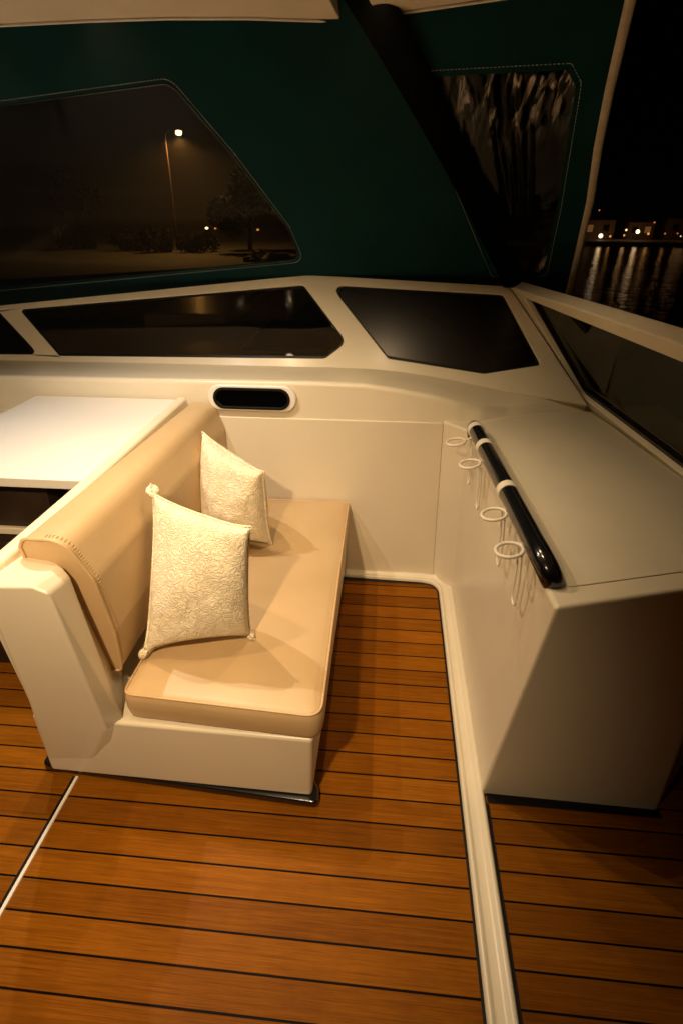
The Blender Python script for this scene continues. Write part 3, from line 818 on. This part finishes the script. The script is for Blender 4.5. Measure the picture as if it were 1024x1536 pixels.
# creased vinyl: a grid clipped to the window, gathered along its top edge
bm = bmesh.new(); R1, R2 = 130, 100; vs = {}
for j in range(R2+1):
    t = j/R2
    l = Vector((.030,1.945)).lerp(Vector((.449,1.352)), t); r = Vector((.482,1.915)).lerp(Vector((.647,1.352)), t)
    for i in range(R1+1):
        s_ = i/R1; p = l.lerp(r, s_)
        amp = (1-t)**2.2
        am2 = max(0, (t-.75)/.25)
        e_ = min(1, min(s_, 1-s_)*8)
        fold = amp*(.016*math.sin(s_*44+3*math.sin(s_*11))*max(0, min(1, (s_-.25)*4)) + .006*noise.noise(Vector((s_*16, t*2, 1))))*e_ + am2*.010*noise.noise(Vector((s_*9, t*6, 4)))*e_ + .004*noise.noise(Vector((s_*5, t*1.2, 9)))*e_ + (.0085*max(0, 1-t*3.6)*min(1, t*25)+.007*am2+.0006)*(1-2*abs(noise.noise(Vector((s_*17+t*3, t*15, 2)))))*e_*min(1, .2+s_*1.6)
        z = p.y; co_ = SP(p.x, z)+nS*(.014+fold)
        vs[i, j] = bm.verts.new(co_)
for j in range(R2):
    for i in range(R1): bm.faces.new((vs[i,j], vs[i+1,j], vs[i+1,j+1], vs[i,j+1]))
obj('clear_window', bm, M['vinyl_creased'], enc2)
stitches('window_stitching', round_poly(inset(win2, -.012), .02), SP, nS, enc2)
tube('edge_webbing', [SP(*p)-nS*.004 for p in edgeS], .013, M['webbing'], enc2, seg=10, flat=.6)
setbase(enc2, T2)

# ------------------------------------------------------------------ outside: foredeck, water, quay, lamp, shore
fd = thing('foredeck', 'pale foredeck of the boat seen through the dark windscreen', 'deck')
bm = bmesh.new()
rows = []
for y, w in ((2.72,2.75),(4.0,2.75),(6.0,2.55),(8.0,2.05),(9.5,1.35),(10.6,.55),(11.1,.05)):
    rows.append([bm.verts.new((x*w-1.75, y, .42-.004*(y-2.7)**1.3+.10*(1-abs(x)))) for x in (-1,-.6,-.2,.2,.6,1)]+[bm.verts.new((w*.8-1.75, y-.4, -2.75))]+[bm.verts.new((-w*.8-1.75, y-.4, -2.75))])
for i in range(6):
    for k in range(8): bm.faces.new((rows[i][k], rows[i][(k+1)%8], rows[i+1][(k+1)%8], rows[i+1][k]))
obj('deck_shell', bm, M['gelcoat'], fd)
bm = bmesh.new(); add_box(bm, -2.80,-1.85,6.1,9.0,.44,.60)
obj('reflection_panel', bm, M['gelcoat_white'], fd, bevel=.04)  # pale panel added to imitate a reflection in the left windscreen pane
bm = bmesh.new(); add_box(bm, -1.35,-.55,4.9,6.2,.46,.54)
obj('deck_hatch', bm, M['black_gloss'], fd, bevel=.02)
setbase(fd, (-1.75,6,.4))

bm = poly_mesh([(-300,-60,-2.6),(320,-60,-2.6),(320,400,-2.6),(-300,400,-2.6)], [(0,1,2,3)])
tag(obj('harbour_water', bm, M['water'], smooth=False), kind='structure')

# quay ground on the port bow
bm = bmesh.new()
out_ = [(-140,26),(-40,28),(-22,33),(-13,41),(-8,46),(-4,60),(6,84),(-20,120),(-160,130)]
prism(bm, [(x, y, -2.9) for x, y in out_], (0,0,1.0))
tag(obj('quay_ground', bm, M['ground'], smooth=False), kind='structure')
# far shore
bm = bmesh.new()
out_ = [(6,84),(16,88.8),(26.2,87.1),(39.2,85.0),(60,82),(130,80),(300,160),(100,260),(-20,260),(-20,120)]
prism(bm, [(x, y, -2.9) for x, y in out_], (0,0,.75))
tag(obj('far_shore', bm, M['stone'], smooth=False), kind='structure')

def boulder(x, y, z, r, lab):
    bm = bmesh.new(); bmesh.ops.create_icosphere(bm, subdivisions=3, radius=1)
    sx, sy, sz = r*random.uniform(1.0,1.4), r*random.uniform(.8,1.1), r*random.uniform(.5,.65)
    for v in bm.verts:
        k = 1+.35*noise.noise(v.co*1.3+Vector((x, y, 0)))+.12*noise.noise(v.co*3+Vector((x, y, 3)))
        v.co = Vector((v.co.x*sx*k, v.co.y*sy*k, v.co.z*sz*k))
    o = obj('boulder', bm, M['stone'], smooth=False); o.location = (x, y, z)
    tag(o, lab, 'rock', 'rocks along the quay edge')
boulder(-9.2,45.5,-1.75,.95,'biggest pale rock at the lower right corner of the clear window')
boulder(-11.2,46.2,-1.8,.6,'smaller rock just left of the biggest pale rock')
boulder(-12.0,52.5,-1.75,.6,'flat rock standing alone farther back on the quay')
boulder(-8.3,47.5,-1.8,.7,'half hidden rock right behind the biggest pale rock')

lamp = thing('street_lamp', 'tall single street lamp glowing amber on the quay beyond the canvas window', 'street lamp')
LX, LY = -22.2, 60.0
tube('pole', [(LX-.2,LY,-1.95),(LX-.1,LY,2),(LX,LY,7.6),(LX+.05,LY,8.0),(LX+.35,LY,8.25),(LX+.9,LY,8.32)], [.16,.13,.10,.09,.07,.06], M['pole_paint'], lamp, seg=10)
bm = bmesh.new(); add_ball(bm, (LX+1.35,LY,8.30), .3, (1.5,.8,.35)); obj('lamp_head', bm, M['pole_paint'], lamp)
bm = bmesh.new(); add_ball(bm, (LX+1.4,LY,8.10), .28, (1,1,.8)); obj('lamp_globe', bm, M['lamp_glow'], lamp)
L = bpy.data.lights.new('street_lamp_bulb', 'SPOT'); L.energy = 6000; L.color = (1,.50,.13); L.spot_size = math.radians(172); L.spot_blend = .6; L.shadow_soft_size = .25
lo_ = bpy.data.objects.new('street_lamp_bulb', L); link(lo_, lamp); lo_.location = (LX+1.4,LY,7.70)
setbase(lamp, (LX-.2,LY,-1.9))

def crown(bm, c, r, n, leaf=.35, squash=.8, seed=0):
    rnd = random.Random(seed)
    blobs = [(Vector((rnd.gauss(0,.45), rnd.gauss(0,.45), rnd.gauss(0,.35)*squash)), rnd.uniform(.3,.55)) for _ in range(9)]
    for _ in range(n):
        b, br = rnd.choice(blobs)
        d = Vector((rnd.gauss(0,1), rnd.gauss(0,1), rnd.gauss(0,1))).normalized()*br*rnd.random()**.4
        p = Vector(c)+(b+d)*r
        a = Vector((rnd.uniform(-1,1), rnd.uniform(-1,1), rnd.uniform(-1,1))).normalized(); q = a.orthogonal().normalized()
        l = leaf*rnd.uniform(.6,1.2)
        bm.faces.new([bm.verts.new(p+a*l), bm.verts.new(p+q*l*.4), bm.verts.new(p-a*l), bm.verts.new(p-q*l*.4)])
def tree(x, y, z0, h, r, seed, lab, n=1500, grp='dark trees along the water', leaf=.35):
    t = thing('tree', lab, 'tree', grp)
    rnd = random.Random(seed)
    bm = bmesh.new(); top_ = Vector((x+rnd.uniform(-.3,.3), y, z0+h*.7))
    add_tube(bm, [(x,y,z0-.1),(x+.1,y,z0+h*.3),top_], [h*.035,h*.028,h*.012], 8)
    for k in range(5):
        s_ = Vector((x+.1, y, z0+h*(.3+.07*k))); a = rnd.uniform(0,2*PI)
        add_tube(bm, [s_, s_+Vector((math.cos(a)*r*.4, math.sin(a)*r*.4, r*.25)), s_+Vector((math.cos(a)*r*.7, math.sin(a)*r*.7, r*.6))], [h*.014,h*.01,h*.004], 6)
    obj('trunk', bm, M['bark'], t)
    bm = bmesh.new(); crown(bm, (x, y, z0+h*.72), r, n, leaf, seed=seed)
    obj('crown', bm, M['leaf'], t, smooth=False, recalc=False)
    setbase(t, (x, y, z0))
def bush(x, y, z0, r, seed, lab, n=900):
    t = thing('bush', lab, 'bush', 'low dark bushes on the quay')
    bm = bmesh.new()
    for k in range(6):
        a = k*1.05; add_tube(bm, [(x,y,z0-.05),(x+math.cos(a)*r*.3,y+math.sin(a)*r*.3,z0+r*.5),(x+math.cos(a)*r*.6,y+math.sin(a)*r*.6,z0+r*.8)], [.05,.035,.015], 6)
    obj('stems', bm, M['bark'], t)
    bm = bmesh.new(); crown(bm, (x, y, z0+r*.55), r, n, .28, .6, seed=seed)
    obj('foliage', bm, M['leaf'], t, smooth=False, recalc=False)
    setbase(t, (x, y, z0))
tree(-14.3,58,-1.9,6.6,3.1,3,'broad dark tree right of the street lamp behind the clear window', 2600, leaf=.4)
tree(-60,110,-1.9,9,4.5,4,'distant dark tree far left beyond the quay', 1500, leaf=.6)
bush(-22.5,56,-1.9,1.9,11,'dark bush hiding the foot of the street lamp')
bush(-19.3,57,-1.9,1.5,12,'dark bush just right of the lamp foot')
bush(-27,58,-1.9,1.6,13,'dark bush left of the lamp foot')
bush(-33,60,-1.9,1.7,14,'dark bush farthest left of the lamp foot')

# far waterfront: houses, trees, lamps
rd = Vector((.9966,-.161,0))   # along the far shore, to the right
nd = Vector((.161,.9966,0))
O_ = Vector((26.2,87.1,-2.15))
def shore(s_, d_, z=0): return O_+rd*s_+nd*d_+Vector((0,0,z))
def house(s_, d_, w, dep, h, rh, lab, lit):
    t = thing('waterfront_house', lab, 'house', 'houses along the far waterfront')
    bm = bmesh.new(); P = [shore(s_,d_),shore(s_+w,d_),shore(s_+w,d_+dep),shore(s_,d_+dep)]
    prism(bm, P, (0,0,h)); obj('wall', bm, M['house_wall'], t, smooth=False)
    bm = bmesh.new(); e = .3
    a, b, c, d_v = [shore(s_-e,d_-e,h+.003),shore(s_+w+e,d_-e,h+.003),shore(s_+w+e,d_+dep+e,h+.003),shore(s_-e,d_+dep+e,h+.003)]
    r0, r1 = shore(s_+w*.15,d_+dep/2,h+rh), shore(s_+w*.85,d_+dep/2,h+rh)
    vs_ = [bm.verts.new(p) for p in (a,b,c,d_v,r0,r1)]
    for f in ((0,1,5,4),(1,2,5),(2,3,4,5),(3,0,4),(3,2,1,0)): bm.faces.new([vs_[i] for i in f])
    obj('roof', bm, M['roof_tile'], t, smooth=False)
    nw = max(2, int(w/2.2))
    for k in range(nw):
        x0 = s_+w*(k+.3)/nw; bm = bmesh.new()
        prism(bm, [shore(x0,d_-.02,h*.38),shore(x0+.8,d_-.02,h*.38),shore(x0+.8,d_-.02,h*.75),shore(x0,d_-.02,h*.75)], nd*-.05)
        obj('window', bm, M['lit_window'] if k in lit else M['black_gloss'], t, smooth=False)
    setbase(t, shore(s_+w/2, d_+dep/2))
house(1.0,9,4.5,5,2.6,1.0,'lit amber house nearest the pale canvas edge', (0,))
house(7.6,10,3.6,5,2.3,.9,'low house between the two brightest shore lamps', (1,))
house(13.0,11,6,5,2.8,1.2,'house right of the brightest shore lamp', ())
house(20.5,12,5,5,2.7,1.1,'house at the right end of the far waterfront', (0,))
house(-6,10,5,5,2.8,1.1,'house hidden behind the pale canvas edge', ())
for k, (s_, d_, h, r) in enumerate([(-3,16,5,2.5),(4.5,17,4.6,2.3),(6.6,15,3.6,1.9),(10.8,16,4.6,2.3),(12.6,18,5.4,2.6),(17.8,16,4.5,2.2),(20,19,5.6,2.7),(24.5,17,4.6,2.4)]):
    p = shore(s_, d_)
    tree(p.x, p.y, p.z, h, r, 40+k, ['dark tree left of the far houses','dark tree behind the amber house','small dark tree beside the amber house','dark tree behind the brightest shore lamp','taller tree right of the brightest shore lamp','dark tree between the two right hand houses','tallest tree on the far waterfront','last dark tree at the right of the far waterfront'][k], 700, leaf=.4)
lamps = [  # along, depth, height, globe radius, material, point power, label
 (3.4,6.5,.55,.30,'shore_white',90,'bright low lamp by the pale canvas edge'),
 (4.7,6.5,.50,.20,'shore_amber',20,'small lamp right of the bright low lamp'),
 (6.7,6.5,1.35,.20,'shore_soft',30,'white lamp left of the brightest shore lamp'),
 (8.3,6.5,1.15,.27,'shore_white',160,'brightest white lamp on the far shore'),
 (10.0,7.5,.85,.22,'shore_amber',40,'dim amber lamp right of the brightest shore lamp'),
 (10.9,9.5,2.3,.16,'shore_red',8,'high reddish lamp on the dark slope'),
 (12.1,7.0,.9,.15,'shore_red',25,'lone reddish lamp on the far shore'),
 (13.6,6.5,.95,.13,'shore_red',20,'upper reddish lamp at the right of the shore'),
 (14.1,6.5,.60,.11,'shore_soft',10,'first of the small paired lamps by the water'),
 (14.55,6.5,.60,.12,'shore_soft',10,'second of the small paired lamps by the water'),
 (15.0,6.5,.58,.11,'shore_red',10,'last small reddish lamp of the row by the water'),
 (3.3,12,3.9,.15,'shore_red',0,'small high red lamp touching the pale canvas edge'),
 (6.9,8.0,.6,.22,'shore_amber',60,'amber lamp low between the white shore lamps')]
for x, z, r, mt_, lab in ((-36.6,-1.25,.22,'shore_white','distant white lamp right of the street lamp foot'), (-34.9,-1.30,.15,'shore_amber','distant amber lamp beside the distant white one'), (-31.8,-2.05,.13,'shore_white','small distant lamp under the dark tree'), (-26.5,-1.5,.18,'shore_amber','distant amber lamp right of the dark tree')):
    t = thing('shore_lamp', lab, 'lamp', 'lamps along the far waterfront')
    tube('post', [(x,115,-2.3),(x,115,z-r*.8)], .05, M['pole_paint'], t, seg=8)
    bm = bmesh.new(); add_ball(bm, (x,115,z), r, (1.6,1,1), u=12, v=8); obj('globe', bm, M[mt_], t)
    setbase(t, (x,115,-1.9))
for s_, d_, h, r, mt_, pw, lab in lamps:
    t = thing('shore_lamp', lab, 'lamp', 'lamps along the far waterfront'); p = shore(s_, d_)
    if mt_ != 'shore_white': r *= .75
    tube('post', [p-Vector((0,0,.1)), p+Vector((0,0,h-r*.8))], .04, M['pole_paint'], t, seg=8)
    bm = bmesh.new(); add_ball(bm, p+Vector((0,0,h)), r, u=12, v=8); obj('globe', bm, M[mt_], t)
    if pw:
        L = bpy.data.lights.new('shore_bulb', 'POINT'); L.energy = pw*.09; L.color = (1,.45,.13); L.shadow_soft_size = r
        lo_ = bpy.data.objects.new('shore_bulb', L); link(lo_, t); lo_.location = p+nd*(-r-.25)+Vector((0,0,h+.3))
    setbase(t, p)

# ------------------------------------------------------------------ damp night air
m = bpy.data.materials.new('haze'); m.use_nodes = True; nt = m.node_tree; nt.nodes.clear()
out = N(nt, 'ShaderNodeOutputMaterial'); vol = N(nt, 'ShaderNodeVolumePrincipled')
vol.inputs['Color'].default_value = (.9, .85, .75, 1); vol.inputs['Density'].default_value = .0011; vol.inputs['Anisotropy'].default_value = .3
nt.links.new(vol.outputs[0], out.inputs['Volume'])
bm = bmesh.new(); add_box(bm, -310,330,-70,410,-3.9,14)
tag(obj('haze', bm, m, smooth=False), 'thin damp night air lit by the lamps', kind='stuff')

# ------------------------------------------------------------------ world: night sky
w = bpy.data.worlds.new('World'); sc.world = w; w.use_nodes = True
nt = w.node_tree; bg = nt.nodes['Background']
sky = nt.nodes.new('ShaderNodeTexSky'); sky.sky_type = 'NISHITA'; sky.sun_disc = False
sky.sun_elevation = math.radians(-4); sky.sun_rotation = math.radians(200)
nt.links.new(sky.outputs[0], bg.inputs[0]); bg.inputs[1].default_value = .004

sc.view_settings.view_transform = 'Standard'; sc.view_settings.look = 'None'
sc.view_settings.exposure = 0; sc.view_settings.gamma = 1
sc.cycles.use_denoising = True
sc.cycles.max_bounces = 10; sc.cycles.volume_bounces = 0; sc.cycles.transparent_max_bounces = 16
sc.cycles.sample_clamp_indirect = 6
